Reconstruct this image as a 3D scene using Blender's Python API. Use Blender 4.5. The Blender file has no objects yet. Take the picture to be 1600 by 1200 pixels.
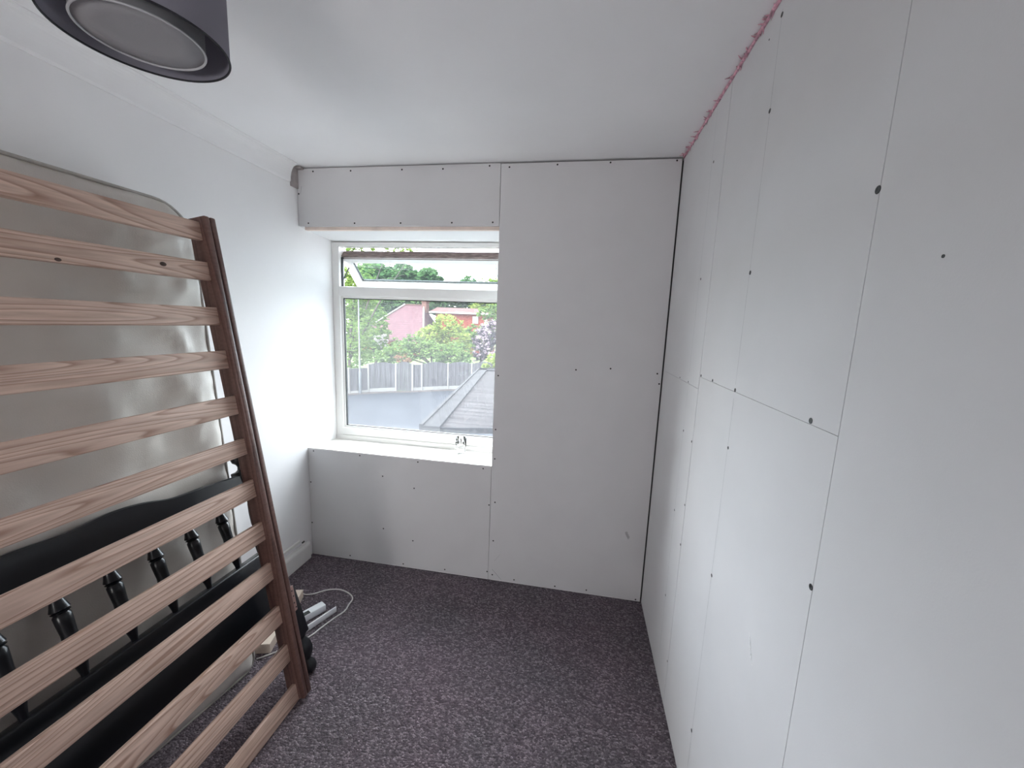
import bpy, bmesh, math, random
from mathutils import Vector, Matrix, noise
S = bpy.context.scene
COL = S.collection
random.seed(7)

# ------------------------------------------------------------------ camera
CX, CZ, YAW, PITCH, ROLL, FPX = 1.6683, 1.5675, -0.1662, -0.1525, 0.0388, 618.25
def cam_axes():
    sy, cy, cp, sp = math.sin(YAW), math.cos(YAW), math.cos(PITCH), math.sin(PITCH)
    f = Vector((sy*cp, cy*cp, sp)); r = Vector((cy, -sy, 0)); u = r.cross(f)
    c, s = math.cos(ROLL), math.sin(ROLL)
    return c*r + s*u, -s*r + c*u, f
r_, u_, f_ = cam_axes()
cd = bpy.data.cameras.new('camera'); cam = bpy.data.objects.new('camera', cd); COL.objects.link(cam)
M3 = Matrix((r_, u_, -f_)).transposed().to_4x4(); M3.translation = Vector((CX, 0, CZ)); cam.matrix_world = M3
cd.sensor_width = 36; cd.lens = FPX/1600*36; cd.clip_start = .02; cd.clip_end = 400
S.camera = cam

# ------------------------------------------------------------------ world, sun, exposure
world = bpy.data.worlds.new('sky'); S.world = world; world.use_nodes = True
wn = world.node_tree; wn.nodes.clear()
bgn = wn.nodes.new('ShaderNodeBackground'); won = wn.nodes.new('ShaderNodeOutputWorld')
tc = wn.nodes.new('ShaderNodeTexCoord'); nz = wn.nodes.new('ShaderNodeTexNoise'); nz.inputs['Scale'].default_value = 2.2
nz.inputs['Detail'].default_value = 5
rp = wn.nodes.new('ShaderNodeValToRGB')
rp.color_ramp.elements[0].position = .4; rp.color_ramp.elements[0].color = (.80, .87, 1, 1)
rp.color_ramp.elements[1].position = .62; rp.color_ramp.elements[1].color = (1, .965, .97, 1)
wn.links.new(tc.outputs['Generated'], nz.inputs['Vector']); wn.links.new(nz.outputs['Fac'], rp.inputs['Fac'])
wn.links.new(rp.outputs['Color'], bgn.inputs['Color'])
sx = wn.nodes.new('ShaderNodeSeparateXYZ'); wn.links.new(tc.outputs['Generated'], sx.inputs[0])
mr_ = wn.nodes.new('ShaderNodeMapRange'); mr_.inputs[1].default_value = -.9; mr_.inputs[2].default_value = .8
mr_.inputs[3].default_value = 6.9; mr_.inputs[4].default_value = 1.1      # sky skewed brighter to the left to lift the right wall, dim the left
wn.links.new(sx.outputs['X'], mr_.inputs[0]); wn.links.new(mr_.outputs[0], bgn.inputs['Strength']); wn.links.new(bgn.outputs['Background'], won.inputs['Surface'])
bgn.inputs['Strength'].default_value = 3.7
sd = bpy.data.lights.new('sun', 'SUN'); sd.energy = 1.0; sd.angle = math.radians(12); sd.color = (1, .96, .9)
sun = bpy.data.objects.new('sun', sd); COL.objects.link(sun)
sun.rotation_euler = Vector((-.35, .55, -.75)).to_track_quat('-Z', 'Y').to_euler(); sun.location = (0, 0, 12)
# light portal in the window opening (only steers sky sampling)
pd = bpy.data.lights.new('window_portal', 'AREA'); pd.shape = 'RECTANGLE'; pd.size = 1.2; pd.size_y = 1.36
pd.cycles.is_portal = True
po = bpy.data.objects.new('window_portal', pd); COL.objects.link(po); po.location = (.6, 2.66, 1.38)
po.rotation_euler = (math.radians(-90), 0, 0)
ld = bpy.data.lights.new('fill_light', 'AREA'); ld.shape = 'RECTANGLE'; ld.size = .8; ld.size_y = .9; ld.energy = 9.5; ld.color = (1, .98, .97)
lo = bpy.data.objects.new('fill_light', ld); COL.objects.link(lo); lo.location = (.75, -2.9, 1.15); lo.rotation_euler = (math.radians(112), 0, 0)   # added fill for the room, unseen behind the camera, tilted up through the opening
S.view_settings.view_transform = 'Standard'; S.view_settings.look = 'None'; S.view_settings.gamma = 1
S.view_settings.use_curve_mapping = False; S.view_settings.exposure = 2.29
cy_ = S.cycles
cy_.max_bounces = 14; cy_.diffuse_bounces = 10; cy_.glossy_bounces = 4; cy_.transparent_max_bounces = 16; cy_.transmission_bounces = 8
cy_.use_denoising = True; cy_.sample_clamp_indirect = 8; cy_.caustics_reflective = False; cy_.caustics_refractive = False

# ------------------------------------------------------------------ materials
def mat(name, col, rough=.7, metal=0, var=0, vscale=8, bump=0, bscale=200, spec=.5, stretch=None, coat=0, sheen=0):
    m = bpy.data.materials.new(name); m.use_nodes = True; n = m.node_tree; b = n.nodes['Principled BSDF']
    b.inputs['Roughness'].default_value = rough; b.inputs['Metallic'].default_value = metal
    b.inputs['Specular IOR Level'].default_value = spec
    b.inputs['Coat Weight'].default_value = coat; b.inputs['Sheen Weight'].default_value = sheen
    b.inputs['Base Color'].default_value = (*col, 1)
    t = n.nodes.new('ShaderNodeTexCoord'); mp = n.nodes.new('ShaderNodeMapping')
    n.links.new(t.outputs['Object'], mp.inputs['Vector'])
    if stretch: mp.inputs['Scale'].default_value = stretch
    if var:
        q = n.nodes.new('ShaderNodeTexNoise'); q.inputs['Scale'].default_value = vscale; q.inputs['Detail'].default_value = 6
        r = n.nodes.new('ShaderNodeValToRGB')
        r.color_ramp.elements[0].position = .3; r.color_ramp.elements[1].position = .7
        r.color_ramp.elements[0].color = tuple(c*(1-var) for c in col)+(1,)
        r.color_ramp.elements[1].color = tuple(min(1, c*(1+var)) for c in col)+(1,)
        n.links.new(mp.outputs['Vector'], q.inputs['Vector']); n.links.new(q.outputs['Fac'], r.inputs['Fac'])
        n.links.new(r.outputs['Color'], b.inputs['Base Color'])
    if bump:
        q = n.nodes.new('ShaderNodeTexNoise'); q.inputs['Scale'].default_value = bscale; q.inputs['Detail'].default_value = 3
        bp = n.nodes.new('ShaderNodeBump'); bp.inputs['Strength'].default_value = bump; bp.inputs['Distance'].default_value = .002
        n.links.new(mp.outputs['Vector'], q.inputs['Vector']); n.links.new(q.outputs['Fac'], bp.inputs['Height'])
        n.links.new(bp.outputs['Normal'], b.inputs['Normal'])
    return m

def wood(name, base, dark, freq=15, rough=.55, stretch=(9, 0.55, 9)):
    m = bpy.data.materials.new(name); m.use_nodes = True; n = m.node_tree; b = n.nodes['Principled BSDF']
    N = n.nodes.new; L = n.links.new
    t = N('ShaderNodeTexCoord'); oi = N('ShaderNodeObjectInfo')
    rnd = N('ShaderNodeMath'); rnd.operation = 'MULTIPLY'; rnd.inputs[1].default_value = 37.0
    L(oi.outputs['Random'], rnd.inputs[0])
    add = N('ShaderNodeVectorMath'); add.operation = 'ADD'
    L(t.outputs['Object'], add.inputs[0]); L(rnd.outputs[0], add.inputs[1])
    mp = N('ShaderNodeMapping'); mp.inputs['Scale'].default_value = stretch; L(add.outputs[0], mp.inputs['Vector'])
    q = N('ShaderNodeTexNoise'); q.inputs['Scale'].default_value = 1; q.inputs['Detail'].default_value = 1.2; q.inputs['Roughness'].default_value = .35
    L(mp.outputs['Vector'], q.inputs['Vector'])
    mu = N('ShaderNodeMath'); mu.operation = 'MULTIPLY'; mu.inputs[1].default_value = freq; L(q.outputs['Fac'], mu.inputs[0])
    fr = N('ShaderNodeMath'); fr.operation = 'FRACT'; L(mu.outputs[0], fr.inputs[0])
    r = N('ShaderNodeValToRGB'); e = r.color_ramp.elements
    e[0].position = 0; e[0].color = (*base, 1); e[1].position = .62; e[1].color = tuple(a*.6+c*.4 for a, c in zip(base, dark))+(1,)
    k = e.new(.88); k.color = (*dark, 1); k = e.new(1.0); k.color = (*base, 1)
    L(fr.outputs[0], r.inputs['Fac'])
    q2 = N('ShaderNodeTexNoise'); q2.inputs['Scale'].default_value = 14; q2.inputs['Detail'].default_value = 6
    mp2 = N('ShaderNodeMapping'); mp2.inputs['Scale'].default_value = (8, .6, 8); L(add.outputs[0], mp2.inputs['Vector']); L(mp2.outputs['Vector'], q2.inputs['Vector'])
    mx = N('ShaderNodeMix'); mx.data_type = 'RGBA'; mx.blend_type = 'MULTIPLY'; mx.inputs['Factor'].default_value = .45
    r2 = N('ShaderNodeValToRGB'); r2.color_ramp.elements[0].position = .35; r2.color_ramp.elements[0].color = (.55, .5, .48, 1); r2.color_ramp.elements[1].position = .6
    L(q2.outputs['Fac'], r2.inputs['Fac']); L(r.outputs['Color'], mx.inputs['A']); L(r2.outputs['Color'], mx.inputs['B'])
    L(mx.outputs['Result'], b.inputs['Base Color'])
    b.inputs['Roughness'].default_value = rough
    return m

def carpet_mat():
    m = bpy.data.materials.new('carpet'); m.use_nodes = True; n = m.node_tree; b = n.nodes['Principled BSDF']
    N = n.nodes.new; L = n.links.new
    t = N('ShaderNodeTexCoord'); mp = N('ShaderNodeMapping'); mp.inputs['Rotation'].default_value = (0, 0, .3); mp.inputs['Scale'].default_value = (1, 1.5, 1)
    L(t.outputs['Object'], mp.inputs['Vector'])
    v = N('ShaderNodeTexVoronoi'); v.inputs['Scale'].default_value = 115; L(mp.outputs['Vector'], v.inputs['Vector'])
    q = N('ShaderNodeTexNoise'); q.inputs['Scale'].default_value = 210; q.inputs['Detail'].default_value = 2; L(mp.outputs['Vector'], q.inputs['Vector'])
    g = N('ShaderNodeTexNoise'); g.inputs['Scale'].default_value = 3; g.inputs['Detail'].default_value = 3; L(t.outputs['Object'], g.inputs['Vector'])
    sep = N('ShaderNodeSeparateColor'); L(v.outputs['Color'], sep.inputs['Color'])
    r = N('ShaderNodeValToRGB'); e = r.color_ramp.elements
    e[0].position = 0; e[0].color = (.060, .054, .060, 1); e[1].position = 1; e[1].color = (.62, .56, .59, 1)
    k = e.new(.55); k.color = (.150, .132, .147, 1); k = e.new(.8); k.color = (.27, .24, .26, 1)
    mix = N('ShaderNodeMath'); mix.operation = 'MULTIPLY_ADD'; L(q.outputs['Fac'], mix.inputs[0]); mix.inputs[1].default_value = .9
    hf = N('ShaderNodeMath'); hf.operation = 'MULTIPLY_ADD'; L(sep.outputs['Red'], hf.inputs[0]); hf.inputs[1].default_value = .6; hf.inputs[2].default_value = -.25
    L(hf.outputs[0], mix.inputs[2]); L(mix.outputs[0], r.inputs['Fac'])
    mx = N('ShaderNodeMix'); mx.data_type = 'RGBA'; mx.blend_type = 'MULTIPLY'; mx.inputs['Factor'].default_value = 1
    r2 = N('ShaderNodeValToRGB'); r2.color_ramp.elements[0].position = .35; r2.color_ramp.elements[0].color = (.84, .82, .84, 1)
    r2.color_ramp.elements[1].position = .7; r2.color_ramp.elements[1].color = (1.0, .9, .95, 1)
    L(g.outputs['Fac'], r2.inputs['Fac']); L(r.outputs['Color'], mx.inputs['A']); L(r2.outputs['Color'], mx.inputs['B'])
    L(mx.outputs['Result'], b.inputs['Base Color']); b.inputs['Roughness'].default_value = .95; b.inputs['Specular IOR Level'].default_value = .15
    bp = N('ShaderNodeBump'); bp.inputs['Strength'].default_value = .9; bp.inputs['Distance'].default_value = .006; bp.invert = True
    L(v.outputs['Distance'], bp.inputs['Height']); L(bp.outputs['Normal'], b.inputs['Normal'])
    return m

def glass_mat(name, haze=0.0, tint=(.95, .98, .97)):
    m = bpy.data.materials.new(name); m.use_nodes = True; n = m.node_tree; n.nodes.clear(); N = n.nodes.new; L = n.links.new
    tr = N('ShaderNodeBsdfTransparent'); tr.inputs[0].default_value = (*tint, 1)
    gl = N('ShaderNodeBsdfGlossy'); gl.inputs['Roughness'].default_value = .02
    lw = N('ShaderNodeLayerWeight'); lw.inputs['Blend'].default_value = .5
    pw = N('ShaderNodeMath'); pw.operation = 'POWER'; L(lw.outputs['Facing'], pw.inputs[0]); pw.inputs[1].default_value = 5
    fr = N('ShaderNodeMath'); fr.operation = 'MULTIPLY_ADD'; L(pw.outputs[0], fr.inputs[0]); fr.inputs[1].default_value = .9; fr.inputs[2].default_value = .025
    mx = N('ShaderNodeMixShader'); L(fr.outputs[0], mx.inputs[0]); L(tr.outputs[0], mx.inputs[1]); L(gl.outputs[0], mx.inputs[2])
    out = N('ShaderNodeOutputMaterial')
    if haze:
        tl = N('ShaderNodeBsdfTranslucent'); tl.inputs[0].default_value = (.9, .93, 1, 1)
        t = N('ShaderNodeTexCoord'); q = N('ShaderNodeTexNoise'); q.inputs['Scale'].default_value = 5; q.inputs['Detail'].default_value = 5
        L(t.outputs['Object'], q.inputs['Vector'])
        mr = N('ShaderNodeMapRange'); mr.inputs[3].default_value = haze*.7; mr.inputs[4].default_value = haze*1.3; L(q.outputs['Fac'], mr.inputs[0])
        m2 = N('ShaderNodeMixShader'); L(mr.outputs[0], m2.inputs[0]); L(mx.outputs[0], m2.inputs[1]); L(tl.outputs[0], m2.inputs[2])
        L(m2.outputs[0], out.inputs[0])
    else: L(mx.outputs[0], out.inputs[0])
    return m

def leaf_mat(name, c1, c2, trans=.35):
    m = bpy.data.materials.new(name); m.use_nodes = True; n = m.node_tree; n.nodes.clear(); N = n.nodes.new; L = n.links.new
    g = N('ShaderNodeNewGeometry'); t = N('ShaderNodeTexCoord'); q = N('ShaderNodeTexNoise'); q.inputs['Scale'].default_value = .8
    L(t.outputs['Object'], q.inputs['Vector'])
    a = N('ShaderNodeMath'); a.operation = 'MULTIPLY_ADD'; L(g.outputs['Random Per Island'], a.inputs[0]); a.inputs[1].default_value = .7
    b = N('ShaderNodeMath'); b.operation = 'MULTIPLY_ADD'; L(q.outputs['Fac'], b.inputs[0]); b.inputs[1].default_value = 1.0; b.inputs[2].default_value = -.35
    L(b.outputs[0], a.inputs[2])
    c1 = tuple(v*.44 for v in c1); c2 = tuple(v*.44 for v in c2)
    r = N('ShaderNodeValToRGB'); r.color_ramp.elements[0].color = (*c1, 1); r.color_ramp.elements[1].color = (*c2, 1); L(a.outputs[0], r.inputs['Fac'])
    d = N('ShaderNodeBsdfDiffuse'); tl = N('ShaderNodeBsdfTranslucent'); L(r.outputs[0], d.inputs[0]); L(r.outputs[0], tl.inputs[0])
    mx = N('ShaderNodeMixShader'); mx.inputs[0].default_value = trans; L(d.outputs[0], mx.inputs[1]); L(tl.outputs[0], mx.inputs[2])
    o = N('ShaderNodeOutputMaterial'); L(mx.outputs[0], o.inputs[0]); return m

def fabric_thin(name, col, tfac):
    m = bpy.data.materials.new(name); m.use_nodes = True; n = m.node_tree; n.nodes.clear(); N = n.nodes.new; L = n.links.new
    d = N('ShaderNodeBsdfDiffuse'); d.inputs[0].default_value = (*col, 1)
    tl = N('ShaderNodeBsdfTranslucent'); tl.inputs[0].default_value = (*col, 1)
    t = N('ShaderNodeTexCoord'); q = N('ShaderNodeTexNoise'); q.inputs['Scale'].default_value = 300; L(t.outputs['Object'], q.inputs['Vector'])
    bp = N('ShaderNodeBump'); bp.inputs['Strength'].default_value = .3; bp.inputs['Distance'].default_value = .001; L(q.outputs['Fac'], bp.inputs['Height']); L(bp.outputs[0], d.inputs['Normal'])
    mx = N('ShaderNodeMixShader'); mx.inputs[0].default_value = tfac; L(d.outputs[0], mx.inputs[1]); L(tl.outputs[0], mx.inputs[2])
    o = N('ShaderNodeOutputMaterial'); L(mx.outputs[0], o.inputs[0]); return m

M = dict(
    paint=mat('white_emulsion', (.87, .865, .87), .75, var=.015, vscale=3, bump=.10, bscale=60, spec=.3),
    ceil=mat('ceiling_paint', (.90, .895, .905), .8, var=.02, vscale=2.5, bump=.12, bscale=30, spec=.25),
    board=mat('plasterboard_paper', (.69, .683, .69), .85, var=.018, vscale=5, bump=.06, bscale=400, spec=.2),
    gap=mat('stud_gap_dark', (.10, .10, .10), .9, var=.2),
    pencil=mat('pencil_line', (.40, .40, .41), .9, var=.3, vscale=30),
    scuff=mat('scuffed_paper', (.93, .93, .92), .9, var=.05),
    smudge=mat('grey_smudge', (.48, .475, .48), .9, var=.08, vscale=60),
    screw=mat('screw_black', (.012, .012, .013), .5, var=.3, vscale=300),
    upvc=mat('upvc_white', (.82, .81, .79), .35, var=.02, vscale=6),
    upvc_dirty=mat('upvc_dirty_edge', (.22, .17, .16), .7, var=.55, vscale=22, stretch=(1, 8, 8)),
    gasket=mat('rubber_gasket', (.03, .035, .035), .6, var=.2, vscale=40),
    gloss=mat('gloss_trim', (.80, .79, .77), .35, var=.03, vscale=10),
    sill=mat('painted_sill', (.78, .76, .72), .5, var=.13, vscale=14, bump=.4, bscale=50),
    batten=mat('bare_batten', (.78, .66, .58), .7, var=.12, vscale=12),
    foam=mat('pink_foam', (.64, .36, .43), .8, var=.48, vscale=70, bump=.8, bscale=120),
    carpet=carpet_mat(),
    pine=wood('pine_slat', (.74, .545, .445), (.44, .27, .20), 30),
    rail=wood('stained_rail', (.175, .095, .078), (.09, .045, .038), 18, .4, (9, 9, .5)),
    plywood=mat('pale_timber', (.72, .61, .52), .6, var=.06, vscale=9, stretch=(8, .6, 8)),
    tick=mat('mattress_ticking', (.58, .54, .495), .42, var=.08, vscale=3.5, bump=.25, bscale=260, spec=.55, sheen=.3),
    piping=mat('mattress_piping', (.42, .40, .37), .5, var=.1, vscale=60),
    black=mat('black_gloss_paint', (.006, .007, .010), .30, var=.2, vscale=20, spec=.5),
    shade=fabric_thin('charcoal_shade_fabric', (.36, .35, .40), .35),
    shade_in=fabric_thin('inner_shade_fabric', (.34, .34, .35), .3),
    diffuser=fabric_thin('diffuser_fabric', (.46, .455, .475), .2),
    rim=mat('shade_rim', (.55, .55, .57), .5, var=.03),
    white_pl=mat('white_plastic', (.82, .84, .87), .35, var=.01),
    cable=mat('white_cable', (.66, .64, .62), .45, var=.05, vscale=40),
    chrome=mat('steel', (.5, .48, .47), .35, metal=1, var=.1, vscale=30),
    plate=mat('plated_bracket', (.30, .19, .17), .45, var=.15, vscale=30),
    pane=glass_mat('window_pane', .019), vent=glass_mat('vent_pane', .004, (.86, .95, .95)),
    tarmac=mat('tarmac', (0.0189, 0.0208, 0.0246), .9, var=.14, vscale=.9, bump=.5, bscale=8),
    kerb=mat('gravel_strip', (0.0429, 0.0367, 0.0351), .9, var=.3, vscale=3),
    lawn=mat('garden_ground', (.06, .09, .035), .95, var=.3, vscale=1),
    fence=mat('weathered_boards', (0.0484, 0.0476, 0.0515), .85, var=.28, vscale=5, stretch=(2.5, 2.5, .35)),
    concrete=mat('concrete', (0.1193, 0.1193, 0.1158), .85, var=.12, vscale=5),
    felt=mat('roofing_felt', (0.0201, 0.0186, 0.0193), .9, var=.4, vscale=1.6, stretch=(.5, 3, 1)),
    felt_edge=mat('felt_kerb', (0.0197, 0.0197, 0.0207), .9, var=.25, vscale=4),
    fascia=mat('grey_fascia', (0.0125, 0.0133, 0.0148), .8, var=.15, vscale=8),
    render=mat('pale_render', (0.1326, 0.1443, 0.1638), .8, var=.06, vscale=3),
    tile=mat('red_roof_tiles', (0.0562, 0.0309, 0.0348), .85, var=.18, vscale=3),
    tile2=mat('orange_roof_tiles', (0.0564, 0.0298, 0.0285), .85, var=.15, vscale=3),
    brick=mat('red_brick', (0.0862, 0.0213, 0.0146), .85, var=.15, vscale=4),
    bargeboard=mat('bargeboard_white', (0.1716, 0.1716, 0.1638), .6, var=.05),
    winglass=mat('far_window_glass', (0.156, 0.1872, 0.2106), .3, var=.1),
    pole=mat('galvanised_pole', (0.0351, 0.0406, 0.0452), .5, var=.08, vscale=4),
    chimney=mat('sooty_brick', (.075, .040, .034), .9, var=.2, vscale=5),
    bark=mat('bark', (.055, .046, .040), .9, var=.3, vscale=6),
)
for k_ in ('tarmac', 'kerb', 'lawn', 'fence', 'concrete', 'felt', 'felt_edge', 'fascia', 'render', 'tile', 'tile2', 'brick', 'bargeboard', 'bark', 'chimney'):
    M[k_].node_tree.nodes['Principled BSDF'].inputs['Specular IOR Level'].default_value = .04
# tile courses and felt seams in the material itself
def stripes(m, axis, scale, depth):
    n = m.node_tree; b = n.nodes['Principled BSDF']; N = n.nodes.new; L = n.links.new
    src = b.inputs['Base Color'].links[0].from_socket
    t = N('ShaderNodeTexCoord'); w = N('ShaderNodeTexWave'); w.wave_type = 'BANDS'; w.bands_direction = axis; w.inputs['Scale'].default_value = scale
    w.inputs['Distortion'].default_value = .6; w.inputs['Detail'].default_value = 2
    L(t.outputs['Object'], w.inputs['Vector'])
    r = N('ShaderNodeValToRGB'); r.color_ramp.elements[0].position = 0; r.color_ramp.elements[0].color = (1-depth,)*3+(1,); r.color_ramp.elements[1].position = .25
    r.color_ramp.elements[1].color = (1, 1, 1, 1)
    mx = N('ShaderNodeMix'); mx.data_type = 'RGBA'; mx.blend_type = 'MULTIPLY'; mx.inputs['Factor'].default_value = 1
    L(w.outputs['Fac'], r.inputs['Fac']); L(src, mx.inputs['A']); L(r.outputs['Color'], mx.inputs['B']); L(mx.outputs['Result'], b.inputs['Base Color'])
stripes(M['tile'], 'Z', 1.3, .45); stripes(M['tile2'], 'Z', 1.3, .3); stripes(M['felt'], 'Y', 1.0, .5); stripes(M['fence'], 'X', 1.35, .3)

# ------------------------------------------------------------------ mesh helpers
def obj(name, bm, mats, parent=None, smooth=False, loc=None):
    me = bpy.data.meshes.new(name); bmesh.ops.recalc_face_normals(bm, faces=bm.faces[:]); bm.to_mesh(me); bm.free()
    for m in (mats if isinstance(mats, (list, tuple)) else [mats]): me.materials.append(m)
    if smooth:
        for p in me.polygons: p.use_smooth = True
    o = bpy.data.objects.new(name, me); COL.objects.link(o)
    if parent: o.parent = parent
    if loc is not None: o.location = loc
    return o
def smooth_angle(o, deg=40):
    me = o.data
    bm = bmesh.new(); bm.from_mesh(me)
    for f in bm.faces: f.smooth = True
    for e in bm.edges:
        if len(e.link_faces) == 2 and e.calc_face_angle() > math.radians(deg): e.smooth = False
    bm.to_mesh(me); bm.free(); return o
def empty(name, loc=(0, 0, 0)):
    o = bpy.data.objects.new(name, None); COL.objects.link(o); o.location = loc; o.empty_display_size = .1; return o
def tag(o, label, cat, group=None):
    o['label'] = label; o['category'] = cat
    if group: o['group'] = group
    return o
def struct(o, label=None):
    o['kind'] = 'structure'
    if label: o['label'] = label
    return o
def box(bm, x0, x1, y0, y1, z0, z1, bev=0, mi=0, mtx=None, seg=2):
    vs = [bm.verts.new((x, y, z)) for x in (x0, x1) for y in (y0, y1) for z in (z0, z1)]
    fs = [bm.faces.new([vs[i] for i in q]) for q in ((0, 1, 3, 2), (4, 6, 7, 5), (0, 4, 5, 1), (2, 3, 7, 6), (0, 2, 6, 4), (1, 5, 7, 3))]
    for f in fs: f.material_index = mi
    allv = set(vs)
    if bev:
        es = list({e for f in fs for e in f.edges})
        r = bmesh.ops.bevel(bm, geom=es, offset=bev, segments=seg, affect='EDGES', profile=.5)
        for f in r['faces']: f.material_index = mi
        allv = {v for v in vs if v.is_valid} | set(r['verts'])
    if mtx is not None:
        for v in allv: v.co = mtx @ v.co
    return bm
def quadbox(bm, pts, h0, h1, mi=0):
    """prism over a polygon in xy between z h0 and h1"""
    a = [bm.verts.new((x, y, h0)) for x, y in pts]; b = [bm.verts.new((x, y, h1)) for x, y in pts]
    fs = [bm.faces.new(a[::-1]), bm.faces.new(b)]
    for i in range(len(pts)):
        j = (i+1) % len(pts); fs.append(bm.faces.new((a[i], a[j], b[j], b[i])))
    for f in fs: f.material_index = mi
    return bm
def frame_of(d):
    d = d.normalized(); a = Vector((0, 0, 1)) if abs(d.z) < .9 else Vector((1, 0, 0))
    u = d.cross(a).normalized(); return u, d.cross(u).normalized()
def tube(bm, path, rad, seg=10, mi=0, closed=False):
    P = [Vector(p) for p in path]; n = len(P); rings = []
    u = None
    for i, p in enumerate(P):
        d = (P[(i+1) % n]-P[i-1]) if closed else (P[min(i+1, n-1)]-P[max(i-1, 0)])
        if d.length < 1e-9: d = Vector((0, 0, 1))
        d.normalize()
        if u is None: u, v = frame_of(d)
        else:
            u = (u - d*u.dot(d)); u = u.normalized() if u.length > 1e-6 else frame_of(d)[0]
            v = d.cross(u)
        r = rad[i] if isinstance(rad, (list, tuple)) else rad
        rings.append([bm.verts.new(p+u*math.cos(2*math.pi*k/seg)*r+v*math.sin(2*math.pi*k/seg)*r) for k in range(seg)])
    for i in range(n if closed else n-1):
        A, B = rings[i], rings[(i+1) % n]
        for k in range(seg):
            f = bm.faces.new((A[k], A[(k+1) % seg], B[(k+1) % seg], B[k])); f.material_index = mi
    if not closed:
        for R in (rings[0], rings[-1]):
            f = bm.faces.new(R); f.material_index = mi
    return bm
def lathe(bm, prof, mtx=None, seg=24, mi=0, cap=True):
    """prof: (r, z)"""
    rings = [[bm.verts.new((mtx or Matrix()) @ Vector((r*math.cos(2*math.pi*k/seg), r*math.sin(2*math.pi*k/seg), z))) for k in range(seg)] for r, z in prof]
    for A, B in zip(rings, rings[1:]):
        for k in range(seg):
            f = bm.faces.new((A[k], A[(k+1) % seg], B[(k+1) % seg], B[k])); f.material_index = mi
    if cap:
        for R in (rings[0], rings[-1]): f = bm.faces.new(R); f.material_index = mi
    return bm
def spline(pts, n=8):
    P = [Vector(p) for p in pts]; out = []
    for i in range(len(P)-1):
        a, b, c, d = P[max(i-1, 0)], P[i], P[i+1], P[min(i+2, len(P)-1)]
        for k in range(n):
            t = k/n
            out.append(.5*((2*b)+(-a+c)*t+(2*a-5*b+4*c-d)*t*t+(-a+3*b-3*c+d)*t**3))
    out.append(P[-1]); return out

# ================================================================== ROOM SHELL
W, D, H = 2.1087, 2.1776, 2.4
YB = -1.55
bm = bmesh.new(); box(bm, -.12, W+.16, -3.12, 2.60, -.18, 0)
struct(obj('floor', bm, M['carpet']), 'dark grey purple flecked loop carpet')
bm = bmesh.new(); box(bm, -.12, W+.16, -3.12, 2.66, H, H+.18)
struct(obj('ceiling', bm, M['ceil']), 'white painted ceiling')
bm = bmesh.new(); box(bm, -.12, 0, YB-.12, 2.60, 0, H)
wl = struct(obj('wall_left', bm, M['paint']), 'white painted left wall')
bm = bmesh.new(); box(bm, 0, .30, YB-.12, YB, 0, H); box(bm, 1.15, W+.04, YB-.12, YB, 0, H); box(bm, .30, 1.15, YB-.12, YB, 2.08, H)
# closed box added behind the opening to house the fill light
box(bm, -.12, 0, -3.0, YB-.12, 0, H); box(bm, W, W+.12, -3.0, YB-.12, 0, H); box(bm, -.12, W+.12, -3.12, -3.0, 0, H)
struct(obj('wall_back', bm, M['paint']), 'white wall behind the camera with opening added for the fill light')
bm = bmesh.new(); box(bm, W+.014, W+.16, YB-.12, 2.60, 0, H)
wr = struct(obj('wall_right', bm, M['gap']), 'right wall lined with bare plasterboard')

# far wall masonry round the window opening (opening x 0..1.2, z .70..2.06)
WX1, WZ0, WZ1 = 1.2, .700, 2.058
bm = bmesh.new()
YF = 2.225
box(bm, 0, WX1, YF, 2.60, 0, WZ0-.03); box(bm, 0, WX1, YF, 2.60, WZ1+.03, H); box(bm, WX1+.014, W+.014, YF, 2.60, 0, H)
wf = struct(obj('wall_far', bm, M['gap']), 'window wall lined with plasterboard')
bm = bmesh.new()   # painted soffit and the return on the right of the recess
vs = [bm.verts.new(c) for c in ((0, D+.013, 2.080), (WX1, D+.013, 2.080), (WX1, 2.60, WZ1-.006), (0, 2.60, WZ1-.006), (0, D+.013, 2.09), (WX1, D+.013, 2.09), (WX1, 2.60, WZ1+.03), (0, 2.60, WZ1+.03))]
for q in ((0, 1, 2, 3), (4, 7, 6, 5), (0, 4, 5, 1), (3, 2, 6, 7), (0, 3, 7, 4), (1, 5, 6, 2)): bm.faces.new([vs[i] for i in q])
obj('soffit', bm, M['paint'], wf)
bm = bmesh.new(); box(bm, -.12, W+.16, 2.40, 2.60, -2.7, -.18); obj('outer_wall', bm, M['brick'], wf)
bm = bmesh.new(); box(bm, WX1, WX1+.0125, D+.014, 2.60, .70, 2.09); obj('reveal', bm, M['paint'], wf)
bm = bmesh.new(); box(bm, .03, WX1, D+.0135, D+.040, 2.062, 2.079, .001); obj('batten', bm, M['batten'], wf)['label'] = 'bare pinkish timber batten edge above the window'
# sill
bm = bmesh.new()
ny, nx = 6, 40; g = []
for i in range(nx+1):
    row = []
    for j in range(ny+1):
        t = j/ny; x = WX1*i/nx; y = D+.0005+t*(2.50-D)
        z = .733-.026*t + .0012*noise.noise(Vector((x*9, y*9, 0)))
        if j == 0: z += .0014*noise.noise(Vector((x*25, 3, 0)))
        row.append(bm.verts.new((x, y, z)))
    g.append(row)
for i in range(nx):
    for j in range(ny): bm.faces.new((g[i][j], g[i+1][j], g[i+1][j+1], g[i][j+1]))
r = bmesh.ops.extrude_face_region(bm, geom=bm.faces[:])
for v in [v for v in r['geom'] if isinstance(v, bmesh.types.BMVert)]: v.co.z -= .022
sl = struct(obj('trim_1', bm, M['sill'], smooth=False), 'chipped white painted window sill')

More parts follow.
